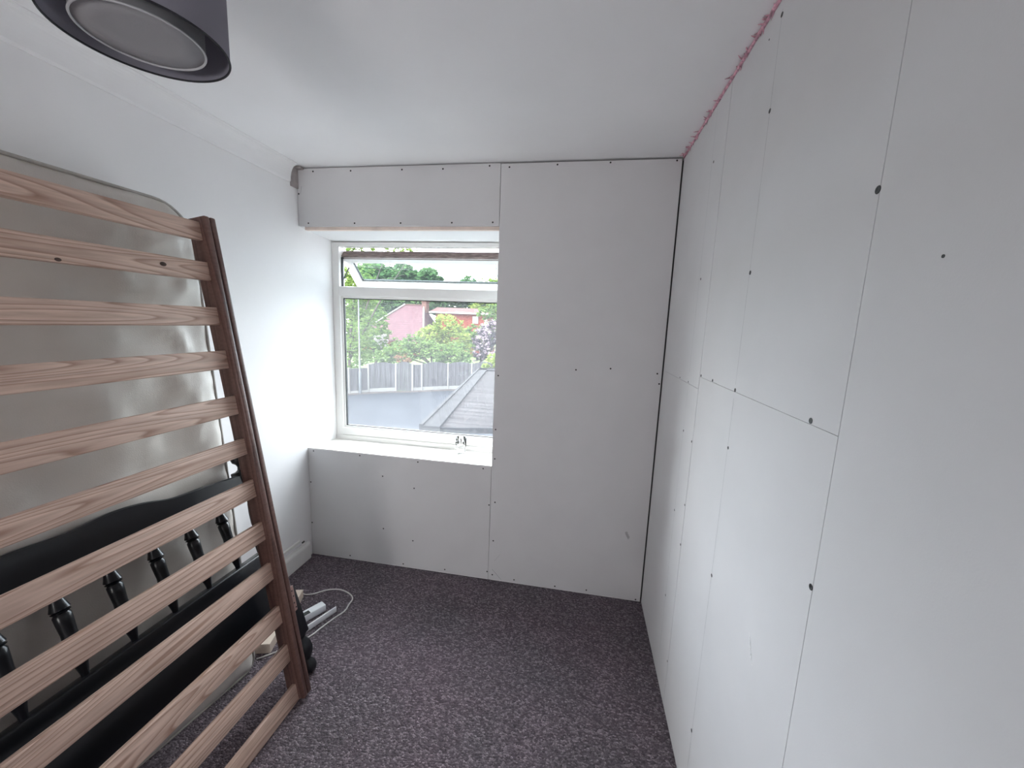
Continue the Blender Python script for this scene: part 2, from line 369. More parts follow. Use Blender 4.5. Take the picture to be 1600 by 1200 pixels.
# --- plasterboard sheets
def sheet_far(x0, x1, z0, z1, extra=None):
    bm = bmesh.new(); box(bm, x0, x1, D, D+.0125, z0, z1)
    if extra: extra(bm)
    return obj('plasterboard', bm, [M['board'], M['pencil'], M['scuff'], M['smudge']], wf)
def rag(bm, x0, x1, z, h, mi=2):   # torn paper edge along the bottom
    n = 60; pv = None
    for i in range(n+1):
        x = x0+(x1-x0)*i/n; hh = h*(.4+.9*abs(noise.noise(Vector((x*23, z, 5)))))
        a, b = bm.verts.new((x, D-.0006, z)), bm.verts.new((x, D-.0006, z+hh))
        if pv: f = bm.faces.new((pv[0], a, b, pv[1])); f.material_index = mi
        pv = (a, b)
def line_far(bm, p, q, w, mi=1):
    p, q = Vector(p), Vector(q); d = (q-p).normalized(); s = Vector((-d.y, d.x))*w/2
    vs = [bm.verts.new((c.x, D-.0005, c.y)) for c in (p-s, q-s, q+s, p+s)]; f = bm.faces.new(vs); f.material_index = mi
s_head = sheet_far(.002, 1.1985, 2.081, 2.394, lambda b: line_far(b, (.03, 2.30), (.022, 2.26), .002))
s_low = sheet_far(.002, 1.1990, .004, .731, lambda b: (rag(b, .01, 1.2, .0045, .006), rag(b, 0.0, 1.2, .7265, .003)))
def extra_right(b):
    rag(b, 1.22, 2.10, .0045, .005)
    line_far(b, (1.224, .075), (1.285, .012), .0022); line_far(b, (1.235, .13), (1.27, .18), .0012)
    for k in range(3):
        c = Vector((1.994+k*.006, .415-k*.012)); vs = [b.verts.new((c.x+math.cos(t)*.007*(1+.3*math.sin(3*t)), D-.0005, c.y+math.sin(t)*.011)) for t in [i*math.pi/5 for i in range(10)]]
        f = b.faces.new(vs); f.material_index = 3
s_right = sheet_far(1.2012, 2.1015, .004, 2.391, extra_right)
for s, l in ((s_head, 'plasterboard strip above the window'), (s_low, 'plasterboard panel below the window sill'), (s_right, 'tall plasterboard sheet right of the window')): s['label'] = l
XS = W
def sheet_right(y0, y1, z0, z1, lines=(), scuff=False):
    bm = bmesh.new(); box(bm, XS, XS+.0125, y0, y1, z0, z1)
    for (ya, za, yb, zb, w) in lines:
        a, b = Vector((ya, za)), Vector((yb, zb)); d = (b-a).normalized(); s = Vector((-d.y, d.x))*w/2
        vs = [bm.verts.new((XS-.0005, c.x, c.y)) for c in (a-s, b-s, b+s, a+s)]; f = bm.faces.new(vs); f.material_index = 1
    if scuff:
        rr = random.Random(3)
        for k in range(9):
            y = .930-k*.0035+rr.uniform(-.003, .003); z = .858-k*.0065; h = rr.uniform(.004, .007); w = rr.uniform(.001, .0028)
            vs = [bm.verts.new((XS-.0006, c[0], c[1])) for c in ((y-w-.002, z-h*.6), (y+w-.002, z-h), (y+w+.002, z+h), (y-w*.8+.002, z+h*.5))]
            f = bm.faces.new(vs); f.material_index = 2
    return obj('plasterboard', bm, [M['board'], M['pencil'], M['scuff']], wr)
LY1, LY2, LY3, LY0 = 1.541, 1.200, .7355, 1.682
sr = [sheet_right(LY1+.0022, D-.0005, 1.354, H-.012, [(LY0, 1.40, LY0, 2.37, .0012)]),
      sheet_right(LY1+.0022, D-.0005, .004, 1.3530, [(LY0, .15, LY0, 1.33, .0012)]),
      sheet_right(LY3+.001, LY1-.0012, 1.3995, H-.012, [(LY2, 1.42, LY2, 2.36, .0014), (1.42, 1.401, 1.35, 1.4005, .001)]),
      sheet_right(LY3+.001, LY1-.0012, .004, 1.3985, [(LY2, .1, LY2, 1.38, .0014)], True),
      sheet_right(YB+.01, LY3-.001, .004, H-.012)]
for s, l in zip(sr, ('upper plasterboard next to the window wall corner', 'lower plasterboard next to the window wall corner', 'upper middle plasterboard', 'lower middle plasterboard with a white scuff', 'full height plasterboard nearest the camera')): s['label'] = l
# screws
def screw_bm(r):
    bm = bmesh.new(); lathe(bm, [(r, 0), (r*.96, .0006), (r*.55, .0006), (r*.35, .0002)], seg=12); return bm
sc_me = {}
def screw(pos, normal, r, parent):
    r *= 1.2 if r < .0055 else 1.0
    key = round(r, 4)
    if key not in sc_me:
        o = obj('screw', screw_bm(r), M['screw'], parent); sc_me[key] = o.data
    else:
        o = bpy.data.objects.new('screw', sc_me[key]); COL.objects.link(o); o.parent = parent
    o.rotation_euler = normal; o.location = pos
FN = (math.radians(90), 0, 0); RN = (0, math.radians(-90), 0)
for x, z in [(.106, 2.378), (.34, 2.376), (.646, 2.375), (.881, 2.373), (1.138, 2.382), (.065, 2.097), (.357, 2.096), (.637, 2.096), (.935, 2.097), (1.164, 2.098), (.010, 2.259)]:
    screw((x, D, z), FN, .0040, s_head)
for x, z in [(1.245, 2.373), (1.495, 2.379), (1.76, 2.382), (2.077, 2.383), (1.654, 1.329), (1.837, 1.346), (2.079, 1.333), (2.093, 1.279), (1.222, 1.271), (1.217, .956), (1.218, .779), (1.228, .51), (1.225, .263), (1.226, .039), (1.362, .026), (1.61, .023), (1.795, .028), (2.077, .014)]:
    screw((x, D, z), FN, .0038, s_right)
for x, z in [(.04, .716), (.359, .716), (.742, .712), (1.15, .712), (.511, .597), (.718, .541), (.012, .505), (.010, .225), (1.192, .489), (.512, .248), (.71, .192), (.276, .028), (.645, .024), (.922, .027), (1.193, .055)]:
    screw((x, D, z), FN, .0038, s_low)
RS = [(1.201, 2.348, .005), (1.202, 2.13, .005), (1.265, 2.333, .002), (1.197, 1.727, .005), (1.199, 1.404, .005), (1.197, 1.235, .004), (1.2, .829, .0045), (1.205, .268, .0045),
      (.7400, 1.794, .0065), (.82, 1.406, .0060), (.7405, 1.115, .0060), (1.663, 2.182, .004), (1.666, 1.763, .004), (1.824, 1.360, .003), (1.686, 1.360, .003),
      (1.527, 1.405, .004), (1.397, 1.405, .004), (1.679, 1.158, .004), (1.552, 1.149, .004), (1.686, .807, .004), (1.548, .729, .004), (1.55, .894, .0035), (1.683, .409, .004), (1.551, .203, .003), (.598, 1.671, .002)]
for y, z, r in RS:
    par = sr[4] if y < LY3 else (sr[2] if z > 1.399 else sr[3]) if y < LY1 else (sr[0] if z > 1.3535 else sr[1])
    screw((XS, y, z), RN, r, par)

# pink foam bead in the ceiling joint
bm = bmesh.new(); rr = random.Random(11)
path, rad = [], []
y = D-.01
while y > YB+.02:
    n1 = noise.noise(Vector((y*14, 0, 0))); n2 = noise.noise(Vector((y*14, 7, 0)))
    path.append((XS-.001+.003*n1, y, H-.006+.003*n2)); rad.append(.0055+.0035*abs(noise.noise(Vector((y*22, 0, 9))))); y -= .009
tube(bm, path, rad, 7)
for k in range(150):
    y = rr.uniform(-.2, D-.02); L_ = rr.uniform(.006, .026); on_wall = rr.random() < .45
    a = Vector((XS-.002, y, H-.004)); b = a+(Vector((-.001, rr.uniform(-.02, .02), -L_)) if on_wall else Vector((-L_, rr.uniform(-.02, .02), .0025)))
    tube(bm, [a, (a+b)/2+Vector((rr.uniform(-.002, 0), rr.uniform(-.004, .004), 0)), b], [.0026, .0018, .0006], 5)
for k in range(40):
    y = rr.uniform(0, D-.03); r = rr.uniform(.004, .008)
    bmesh.ops.create_icosphere(bm, subdivisions=1, radius=r, matrix=Matrix.Translation((XS-.003, y, H-.008)) @ Matrix.Diagonal((1, 1.6, 1, 1)))
fo = obj('foam_bead', bm, M['foam'], wr, smooth=True); fo['label'] = 'pink expanding foam bead under the ceiling'

# coving along the left wall
bm = bmesh.new(); prof = [(0, H-.097), (.004, H-.097), (.007, H-.092)]
for k in range(9):
    a = k/8*math.pi/2; prof.append((.009+.040*(1-math.cos(a)), H-.088+.080*math.sin(a)))
prof += [(.052, H-.005), (.055, H-.004), (.055, H+.0), (0, H+.0)]
ends = [[bm.verts.new((x, yy, z)) for x, z in prof] for yy in (YB, 2.118)]
for i in range(len(prof)):
    j = (i+1) % len(prof); bm.faces.new((ends[0][i], ends[0][j], ends[1][j], ends[1][i]))
bm.faces.new(ends[0]); bm.faces.new(ends[1][::-1])
struct(obj('trim_2', bm, M['paint']), 'white concave coving along the left wall')
# patch of bare plaster behind the cut end of the coving
bm = bmesh.new(); box(bm, .0005, .012, 2.120, D-.001, H-.115, H-.0005, .002); box(bm, .012, .05, 2.150, D-.001, H-.014, H-.0005, .002)
obj('bare_plaster_patch', bm, mat('bare_plaster', (.42, .38, .37), .9, var=.12, vscale=30), wl)['label'] = 'bare grey brown plaster beyond the cut coving'

# skirting
bm = bmesh.new(); prof = [(0, 0), (.020, 0), (.020, .094), (.017, .104), (.010, .112), (.008, .120), (0, .120)]
ends = [[bm.verts.new((x, yy, z)) for x, z in prof] for yy in (YB, 2.142)]
for i in range(len(prof)):
    j = (i+1) % len(prof); bm.faces.new((ends[0][i], ends[0][j], ends[1][j], ends[1][i]))
bm.faces.new(ends[0]); bm.faces.new(ends[1][::-1])
bl = struct(obj('baseboard_left', bm, M['gloss']), 'white skirting board on the left wall')
bm = bmesh.new(); box(bm, 0, .012, YB, 2.06, .150, .166, .002); obj('cable_trunking', bm, M['gloss'], bl)
bm = bmesh.new(); box(bm, 0, .006, 2.085, 2.105, .128, .136, .001); obj('cable_clip', bm, M['concrete'], bl)

# ================================================================== WINDOW
win = empty('window_1', (0, 2.48, WZ0)); struct(win, 'white framed window with open top vent')
win_off = Vector((0, 2.48, WZ0))
def wobj(name, bm, m, parent=None, **k):
    for v in bm.verts: v.co -= win_off
    return obj(name, bm, m, parent or win, **k)
Y0, Y1 = 2.484, 2.548
bm = bmesh.new()
box(bm, .001, .052, Y0, Y1, WZ0+.004, WZ1-.006, .003)                # left jamb
box(bm, 1.148, 1.199, Y0, Y1, WZ0+.004, WZ1-.006, .003)              # right jamb
box(bm, .045, 1.155, Y0, Y1, 2.026, WZ1-.006, .003)                  # head
box(bm, .045, 1.155, Y0-.002, Y1, 1.704, 1.768, .006)                # transom
box(bm, .045, 1.155, Y0, Y1, .742, .792, .004)                       # bottom rail
box(bm, .001, 1.199, Y0-.006, Y1, WZ0+.003, .741, .003)              # sill section
wfr = wobj('window_frame', bm, M['upvc'])
bm = bmesh.new()
for a in (1, ):
    box(bm, .050, .064, Y0+.018, Y0+.046, .790, 1.706, .002); box(bm, 1.136, 1.150, Y0+.018, Y0+.046, .790, 1.706, .002)
    box(bm, .062, 1.138, Y0+.018, Y0+.046, 1.692, 1.706, .002); box(bm, .062, 1.138, Y0+.018, Y0+.046, .790, .804, .002)
wobj('glazing_bead', bm, M['upvc'], wfr)
bm = bmesh.new(); g0 = .064; g1 = 1.136; t = .005
box(bm, g0, g0+t, Y0+.024, Y0+.040, .804, 1.692); box(bm, g1-t, g1, Y0+.024, Y0+.040, .804, 1.692)
box(bm, g0, g1, Y0+.024, Y0+.040, 1.692-t, 1.692); box(bm, g0, g1, Y0+.024, Y0+.040, .804, .804+t)
wobj('gasket', bm, M['gasket'], wfr)
bm = bmesh.new(); box(bm, g0, g1, Y0+.030, Y0+.034, .804, 1.692); wobj('pane', bm, M['pane'])['label'] = 'large lower window pane'
# open top-hung vent: local s runs down the sash
A_ = math.radians(48); pv = Vector((0, 2.522, 1.972))
ms = Matrix.Translation(pv-win_off) @ Matrix.Rotation(A_, 4, 'X')    # local -z runs down and outward
def sobj(name, bm, m, par, **k):
    for v in bm.verts: v.co = ms @ v.co
    return obj(name, bm, m, par, **k)
X0, X1, SL = .040, 1.160, .288
bm = bmesh.new()
box(bm, X0, X0+.058, -.004, .022, -SL, 0, .003); box(bm, X1-.058, X1, -.004, .022, -SL, 0, .003)
box(bm, X0+.055, X1-.055, -.004, .022, -.060, 0, .003); box(bm, X0+.055, X1-.055, -.004, .022, -SL, -SL+.060, .003)
sash = sobj('opening_sash', bm, M['upvc'], win); sash['label'] = 'white top hung vent sash tilted outward'
bm = bmesh.new(); box(bm, X0+.002, X1-.002, -.0065, .045, -.011, .0035, .001); box(bm, X0+.004, X1-.004, -.0065, -.002, -.0225, -.0175, .0005)
sobj('dirty_top_edge', bm, M['upvc_dirty'], sash)['label'] = 'grimy brown top edge of the vent'
bm = bmesh.new(); a, b, t = X0+.060, X1-.060, .005
box(bm, a, a+t, .009, .021, -SL+.062, -.062); box(bm, b-t, b, .009, .021, -SL+.062, -.062)
box(bm, a, b, .009, .021, -.067, -.062); box(bm, a, b, .009, .021, -SL+.062, -SL+.067); sobj('gasket', bm, M['gasket'], sash)
bm = bmesh.new(); box(bm, a, b, .014, .017, -SL+.060, -.060); sobj('pane', bm, M['vent'], sash)
bm = bmesh.new()
for x in (.056, 1.140):
    q = [ms @ Vector((x, .02, -.10)), ]
    tube(bm, [Vector((x, .036, 1.80-WZ0)), q[0]], .004, 6); tube(bm, [Vector((x, .036, 1.95-WZ0)), ms @ Vector((x, .03, -.03))], .005, 6)
    box(bm, x-.004, x+.004, .030, .044, 1.77-WZ0, 1.96-WZ0, .001)
obj('friction_stay', bm, M['gasket'], win)
bm = bmesh.new(); box(bm, .56, .66, -.014, -.004, -SL+.012, -SL+.030, .003); box(bm, .60, .615, -.022, -.012, -SL+.010, -SL+.030, .003); sobj('handle', bm, M['upvc'], sash)

# ================================================================== BED BASE
TH = math.atan(.162); ct, st = math.cos(TH), math.sin(TH)
# local frame: X out of the frame face, Y along the room, Z up the frame; origin at the foot of the far rail's front face
base = empty('slatted_bed_base', (.650, 1.25, .0)); base.rotation_euler = (0, -TH, 0)
tag(base, 'single pine slatted bed base stood on end, leaning towards the left wall', 'bed base')
LEN = 1.925
def rail_bm(y0, y1, depth0=0, depth1=-.088):
    bm = bmesh.new(); box(bm, depth1, depth0, y0, y1, .012, LEN, .0055, seg=3); return bm
a = obj('side_rail', rail_bm(0, .0225, .000, -.076), M['rail'], base); smooth_angle(a, 50)
a = obj('side_rail', rail_bm(.0255, .047, -.001, -.076), M['rail'], base); smooth_angle(a, 50)
a = obj('side_rail', rail_bm(-.905, -.8825, .0, -.076), M['rail'], base); smooth_angle(a, 50)
a = obj('side_rail', rail_bm(-.930, -.908, .0, -.076), M['rail'], base); smooth_angle(a, 50)
bm = bmesh.new(); box(bm, -.07, -.012, .0215, .0265, .03, LEN-.02); box(bm, -.07, -.012, -.909, -.904, .03, LEN-.02); obj('rail_spacer', bm, M['rail'], base)
cz = [1.850, 1.712, 1.556, 1.401, 1.232, 1.074, .911, .739, .573, .389, .220, .045]
ww = [.064, .064, .064, .067, .070, .062, .068, .074, .070, .076, .074, .074]
for k, (z, w) in enumerate(zip(cz, ww)):
    s = z/ct; rr = random.Random(k+5)
    bm = bmesh.new(); box(bm, -.044, -.026, -.455, .455, -w/2, w/2, .003, seg=2)
    if k in (1, 3, 9):   # waney notch in the lower edge
        pass
    for v in bm.verts: v.co.x += .0015*math.sin(v.co.y*3+k)
    o = obj('slat', bm, M['pine'], base, loc=(0, -.445, s)); o.rotation_euler = (rr.uniform(-.003, .003), 0, 0)
    smooth_angle(o, 50)
    if k == 1:
        kn = mat('dark_knot', (.07, .035, .025), .6, var=.3, vscale=90)
        for ky, kz, kr in ((.285, .002, .0085), (.02, -.026, .006)):
            bm = bmesh.new(); lathe(bm, [(kr, -.0002), (kr, .0004), (kr*.6, .0006)], Matrix.Translation((-.0245, ky, kz)) @ Matrix.Rotation(math.pi/2, 4, 'Y') @ Matrix.Diagonal((.8, 1.2, 1, 1)), 12)
            obj('knot', bm, kn, o)
bm = bmesh.new()   # drilled plate on the outer side of the far rail
box(bm, -.016, -.010, .0465, .068, .365, .475, .003); box(bm, -.020, -.008, .0465, .052, .33, .50, .002)
pl = obj('joint_plate', bm, M['plate'], base); pl['label'] = 'pinkish drilled plate near the foot of the rail'
for zz, yy in ((.455, .056), (.430, .060), (.402, .057), (.380, .062)):
    bm = bmesh.new(); lathe(bm, [(.0032, 0), (.0032, .001)], Matrix.Translation((-.0104, yy, zz)) @ Matrix.Rotation(math.pi/2, 4, 'Y'), 10)
    obj('screw_hole', bm, M['screw'], pl)

# ================================================================== MATTRESS
TM = math.atan(.080)
mt = empty('mattress', (.327, 1.36, .006)); mt.rotation_euler = (0, -TM, 0)
tag(mt, 'beige satin single mattress stood on end between bed base and left wall', 'mattress')
ML, MW, MT, RC = 1.955, .93, .155, .13
def rr_outline(inset=0, n=10, rt=RC, rb=.05):
    pts = []
    for cx_, cz_, a0, r in ((-rt, ML-rt, 0, rt), (-MW+rt, ML-rt, 90, rt), (-MW+.10, .10, 180, .10), (-rb, rb, 270, rb)):
        for k in range(n+1):
            a = math.radians(a0+90*k/n); pts.append((cx_+(r-inset)*math.cos(a), cz_+(r-inset)*math.sin(a)))
    return pts
def half(zv):
    """y-extents of the rounded outline at height zv"""
    hi, lo = 0.0, -MW
    if zv > ML-RC: d = zv-(ML-RC); q = RC-math.sqrt(max(0, RC*RC-d*d)); hi -= q; lo += q
    if zv < .05: d = .05-zv; hi -= .05-math.sqrt(max(0, .0025-d*d))
    if zv < .10: d = .10-zv; lo += .10-math.sqrt(max(0, .01-d*d))
    return lo, hi
def twist(y, z, x):
    return x - .16*max(0, -y-.05)*max(0, 1-z/.55)**1.5
def face(side):
    g = []; NU, NV = 44, 96
    for j in range(NV+1):
        t = j/NV; t = .5-.5*math.cos(math.pi*t) if True else t
        z = ML*t; lo, hi = half(z); row = []
        for i in range(NU+1):
            u = i/NU; u = .5-.5*math.cos(math.pi*u); y = lo+(hi-lo)*u
            de = min(y-lo+.0, hi-y, z, ML-z); e = max(0, min(1, de/.05)); puff = math.sqrt(max(0, 1-(1-e)**2))
            x = 0
            if side > 0:
                x = -.012+.012*puff
                ya, za = y, z
                wr_ = .016*noise.noise(Vector((ya*3.2, za*2.2, 1)))+.006*noise.noise(Vector((ya*5+za*6, za*4-ya*5, 4)))
                rdg = noise.noise(Vector((ya*5+za*3.2, za*7-ya*2, 8))); wr_ += .011*(1-min(1, abs(rdg)*4))
                rd2 = noise.noise(Vector((ya*11, za*3.3+ya*4, 18))); wr_ += .004*(1-min(1, abs(rd2)*6))
                x += wr_*puff - .006
            else: x = -MT+.012-.012*puff
            row.append((twist(y, z, x), y, z))
        g.append(row)
    return g
bm = bmesh.new(); G = []
for side in (1, -1):
    g = [[bm.verts.new(c) for c in row] for row in face(side)]; G.append(g)
    for j in range(len(g)-1):
        for i in range(len(g[0])-1):
            bm.faces.new((g[j][i], g[j][i+1], g[j+1][i+1], g[j+1][i]))
bmesh.ops.remove_doubles(bm, verts=bm.verts[:], dist=.00005)
be = [e for e in bm.edges if e.is_boundary]
bmesh.ops.bridge_loops(bm, edges=be)
o = obj('ticking', bm, M['tick'], mt, smooth=True)
for xx, nm in ((-.012, 'front'), (-MT+.012, 'rear')):
    bm = bmesh.new(); pts = [Vector((twist(y, z, xx), y, z)) for y, z in rr_outline(-.001)]
    dense = []
    for i in range(len(pts)):
        a, b = pts[i], pts[(i+1) % len(pts)]; n = max(1, int((b-a).length/.05))
        for k in range(n):
            q = a.lerp(b, k/n); q.x = twist(q.y, q.z, xx); dense.append(q)
    tube(bm, dense, .0055, 8, closed=True); obj('piping', bm, M['piping'], mt, smooth=True)
bm = bmesh.new()
pr = [(.0, -.0005), (.016, .0005), (.018, .004), (.010, .005), (0.0001, .002)]
for (yy, zz) in ((-.42, 1.185),):
    lathe(bm, pr, Matrix.Translation((-.004, yy, zz)) @ Matrix.Rotation(math.pi/2, 4, 'Y'), 14, cap=False)
obj('tuft', bm, M['plywood'], mt, smooth=True)['label'] = 'small cream tuft'

# ================================================================== HEADBOARD
TB = math.atan(.31); cb = math.cos(TB)
hb = empty('headboard', (.590, 1.345, 0)); hb.rotation_euler = (0, -TB, 0)
tag(hb, 'black painted wooden headboard with turned spindles, wedged between bed base and mattress', 'headboard')
def zl(z): return z/cb
HW = 1.09   # width between posts
# posts with square blocks and turned lengths
def post(bm, y):
    mt_ = Matrix.Translation((-.014, y, 0))
    foot = [(.004, .004), (.020, .006), (.029, .016), (.032, .032), (.029, .048), (.020, .060), (.018, .066), (.024, .074), (.035, .094), (.038, .115), (.035, .138), (.026, .158), (.022, .166), (.028, .174), (.030, .182)]
    lathe(bm, foot, mt_, 24)
    box(bm, -.032-.014, .032-.014, y-.032, y+.032, .180, .40, .006, seg=2)
    mid = [(.031, .400), (.024, .410), (.029, .420), (.031, .44), (.028, .5), (.024, .545), (.029, .555), (.024, .565), (.031, .575)]
    lathe(bm, mid, mt_, 24)
    box(bm, -.050, .006, y-.028, y+.028, .572, .66, .005, seg=2)
    up = [(.027, .66), (.020, .668), (.026, .680), (.030, .70), (.031, .73), (.028, .77), (.022, .81), (.017, .828), (.024, .836), (.017, .846), (.026, .856), (.029, .865)]
    lathe(bm, up, mt_, 24)
    box(bm, -.050, .006, y-.028, y+.028, .862, .955, .005, seg=2)
    fin = [(.027, .955), (.016, .963), (.013, .975), (.016, .985), (.027, .996), (.030, 1.015), (.027, 1.035), (.016, 1.050), (.003, 1.056)]
    lathe(bm, fin, mt_, 24)
for y in (.040, -HW-.04):
    bm = bmesh.new(); post(bm, y); o = obj('post', bm, M['black'], hb); smooth_angle(o, 35)
# wavy top rail
wv = [(0, .902), (-.08, .908), (-.16, .915), (-.26, .922), (-.35, .944), (-.435, .952), (-.545, .945)]
wv = [(.02, .900)]+wv[1:]+[(-HW-y, z) for y, z in wv[::-1][1:]]
wp = [(p.x, p.y) for p in spline([(y, z, 0) for y, z in wv], 5)]
bm = bmesh.new(); prev = None
for y, z in wp:
    ring = [bm.verts.new(c) for c in ((.0, y, zl(.822)), (.0, y, zl(z)-.004), (-.004, y, zl(z)), (-.022, y, zl(z)), (-.026, y, zl(z)-.004), (-.026, y, zl(.822)))]
    if prev:
        for i in range(6): bm.faces.new((prev[i], prev[(i+1) % 6], ring[(i+1) % 6], ring[i]))
    else: bm.faces.new(ring)
    prev = ring
bm.faces.new(prev[::-1]); o = obj('top_rail', bm, M['black'], hb); smooth_angle(o, 35); o['label'] = 'wavy shaped black top rail'
bm = bmesh.new(); box(bm, -.034, .004, -HW-.02, .02, zl(.500), zl(.579), .006, seg=3); o = obj('lower_rail', bm, M['black'], hb); smooth_angle(o, 40)
bm = bmesh.new(); box(bm, -.022, -.008, -HW-.02, .02, zl(.325), zl(.502), .002); o = obj('panel', bm, M['black'], hb)
z0, z1 = zl(.577), zl(.826); Ls = z1-z0
sp = [(.0085, 0), (.0095, .05), (.013, .12), (.0185, .20), (.0215, .235), (.015, .25), (.0205, .262), (.015, .275), (.019, .30), (.0185, .37), (.0165, .5), (.0185, .63), (.019, .70), (.015, .725), (.0205, .738), (.015, .75), (.0215, .765), (.0185, .80), (.013, .88), (.0095, .95), (.0085, 1)]
first = None
for k in range(8):
    if first is None:
        bm = bmesh.new(); lathe(bm, [(r, z*Ls) for r, z in sp], None, 20); first = obj('spindle', bm, M['black'], hb); smooth_angle(first, 60); o = first
    else: o = first.copy(); COL.objects.link(o); o.parent = hb
    o.location = (-.014, -.113-.123*k, z0)

# ================================================================== LAMP SHADE
LC = Vector((.768, .744, 2.10)); ls = empty('pendant_lamp', LC)
tag(ls, 'round dark grey double drum pendant lampshade hanging from the ceiling', 'lamp')
def ring_shell(r, z0, z1, t=.0012, seg=72):
    bm = bmesh.new(); A = []
    for rr_, zz in ((r, z0), (r, z1), (r-t, z1), (r-t, z0)):
        A.append([bm.verts.new((rr_*math.cos(2*math.pi*k/seg), rr_*math.sin(2*math.pi*k/seg), zz)) for k in range(seg)])
    for i in range(4):
        for k in range(seg): bm.faces.new((A[i][k], A[i][(k+1) % seg], A[(i+1) % 4][(k+1) % seg], A[(i+1) % 4][k]))
    return bm
def torus(bm, R, z, r, seg=72):
    tube(bm, [(R*math.cos(2*math.pi*k/seg), R*math.sin(2*math.pi*k/seg), z) for k in range(seg)], r, 8, closed=True)
osd = obj('outer_shade', ring_shell(.1435, 0, .20), M['shade'], ls, smooth=False); smooth_angle(osd, 40)
hem_m = mat('shade_hem', (.02, .02, .026), .7, var=.1)
for z_ in (.001, .199):
    bm = bmesh.new(); torus(bm, .143, z_, .0022); obj('hem', bm, hem_m, osd, smooth=True)
isd = obj('inner_shade', ring_shell(.101, .002, .16), M['shade_in'], ls); smooth_angle(isd, 40)
bm = bmesh.new(); torus(bm, .1005, .002, .0022); obj('rim', bm, M['rim'], isd, smooth=True)
bm = bmesh.new(); lathe(bm, [(.0005, .0075), (.060, .007), (.0995, .006), (.0995, .0035), (.06, .0045), (.0005, .005)], None, 72, cap=False); obj('diffuser', bm, M['diffuser'], ls, smooth=True)
bm = bmesh.new()
for k in range(3):
    a = k*2*math.pi/3+.4; tube(bm, [(.02*math.cos(a), .02*math.sin(a), .185), (.1425*math.cos(a), .1425*math.sin(a), .198)], .0018, 6)
for k in range(3):
    a = k*2*math.pi/3+.9; tube(bm, [(.10*math.cos(a), .10*math.sin(a), .158), (.142*math.cos(a), .142*math.sin(a), .160)], .0016, 6)
torus(bm, .02, .185, .002, 24); obj('spider_frame', bm, M['rim'], ls)
bm = bmesh.new(); lathe(bm, [(.018, .14), (.020, .15), (.020, .19), (.012, .20), (.012, .21)], None, 20); o = obj('lamp_holder', bm, M['white_pl'], ls); smooth_angle(o)
bm = bmesh.new(); tube(bm, [(0, 0, .205), (0, 0, .29)], .0035, 8); obj('flex', bm, M['white_pl'], ls)
bm = bmesh.new(); lathe(bm, [(.010, .268), (.034, .276), (.042, .29), (.043, .2995)], None, 28); o = obj('ceiling_rose', bm, M['white_pl'], ls); smooth_angle(o)

# ================================================================== THINGS ON FLOOR AND SILL
bm = bmesh.new()
ang = math.atan2(.34-.24, 1.43-1.80)
def obox(bm, p0, p1, w0, w1, z0, z1, bev=.002):
    """box along p0->p1, widths w0..w1 to the left-hand side of the direction"""
    p0, p1 = Vector((*p0, 0)), Vector((*p1, 0)); d = (p1-p0); L = d.length; d.normalize(); n = Vector((-d.y, d.x, 0))
    m = Matrix((( d.x, n.x, 0, p0.x), (d.y, n.y, 0, p0.y), (0, 0, 1, 0), (0, 0, 0, 1)))
    return box(bm, 0, L, w0, w1, z0, z1, bev, mtx=m)
obox(bm, (.228, 1.795), (.335, 1.428), -.075, 0, .001, .050)
o = obj('timber_offcut', bm, M['plywood']); tag(o, 'pale timber offcut lying on the carpet beside the headboard foot', 'wood offcut')
# power strip
ps = empty('power_strip', (.40, 1.66, .0)); tag(ps, 'white power strip on the carpet behind the bed rail', 'power strip')
def lobj(name, bm, m, par, off, **k):
    for v in bm.verts: v.co -= Vector(off)
    return obj(name, bm, m, par, **k)
bm = bmesh.new(); obox(bm, (.335, 1.575), (.415, 1.728), -.001, .044, .002, .040, .005)
for v in bm.verts: v.co.z += 0
o = lobj('casing', bm, M['white_pl'], ps, ps.location); smooth_angle(o, 40)
bm = bmesh.new(); obox(bm, (.3555, 1.6145), (.3775, 1.6565), .002, .026, .0395, .0412, .0005); lobj('switch', bm, M['gasket'], ps, ps.location)['label'] = 'black rocker switch'
bm = bmesh.new(); obox(bm, (.385, 1.515), (.468, 1.735), -.006, .002, .002, .034, .003)
o = lobj('end_cover', bm, M['white_pl'], ps, ps.location); smooth_angle(o, 40); o['label'] = 'thin white strip standing on edge'
# cable
cp = [(.200, 1.815, .020), (.222, 1.812, .006), (.266, 1.829, .004), (.315, 1.873, .004), (.382, 1.894, .004), (.454, 1.877, .004), (.498, 1.843, .004), (.506, 1.793, .004), (.511, 1.744, .004), (.490, 1.689, .004), (.464, 1.609, .004), (.449, 1.559, .004), (.415, 1.50, .004), (.34, 1.42, .004), (.30, 1.385, .004)]
bm = bmesh.new(); tube(bm, spline(cp, 8), .0036, 8); o = obj('power_cable', bm, M['cable'], smooth=True)
tag(o, 'white cable looping over the carpet around the power strip', 'cable')
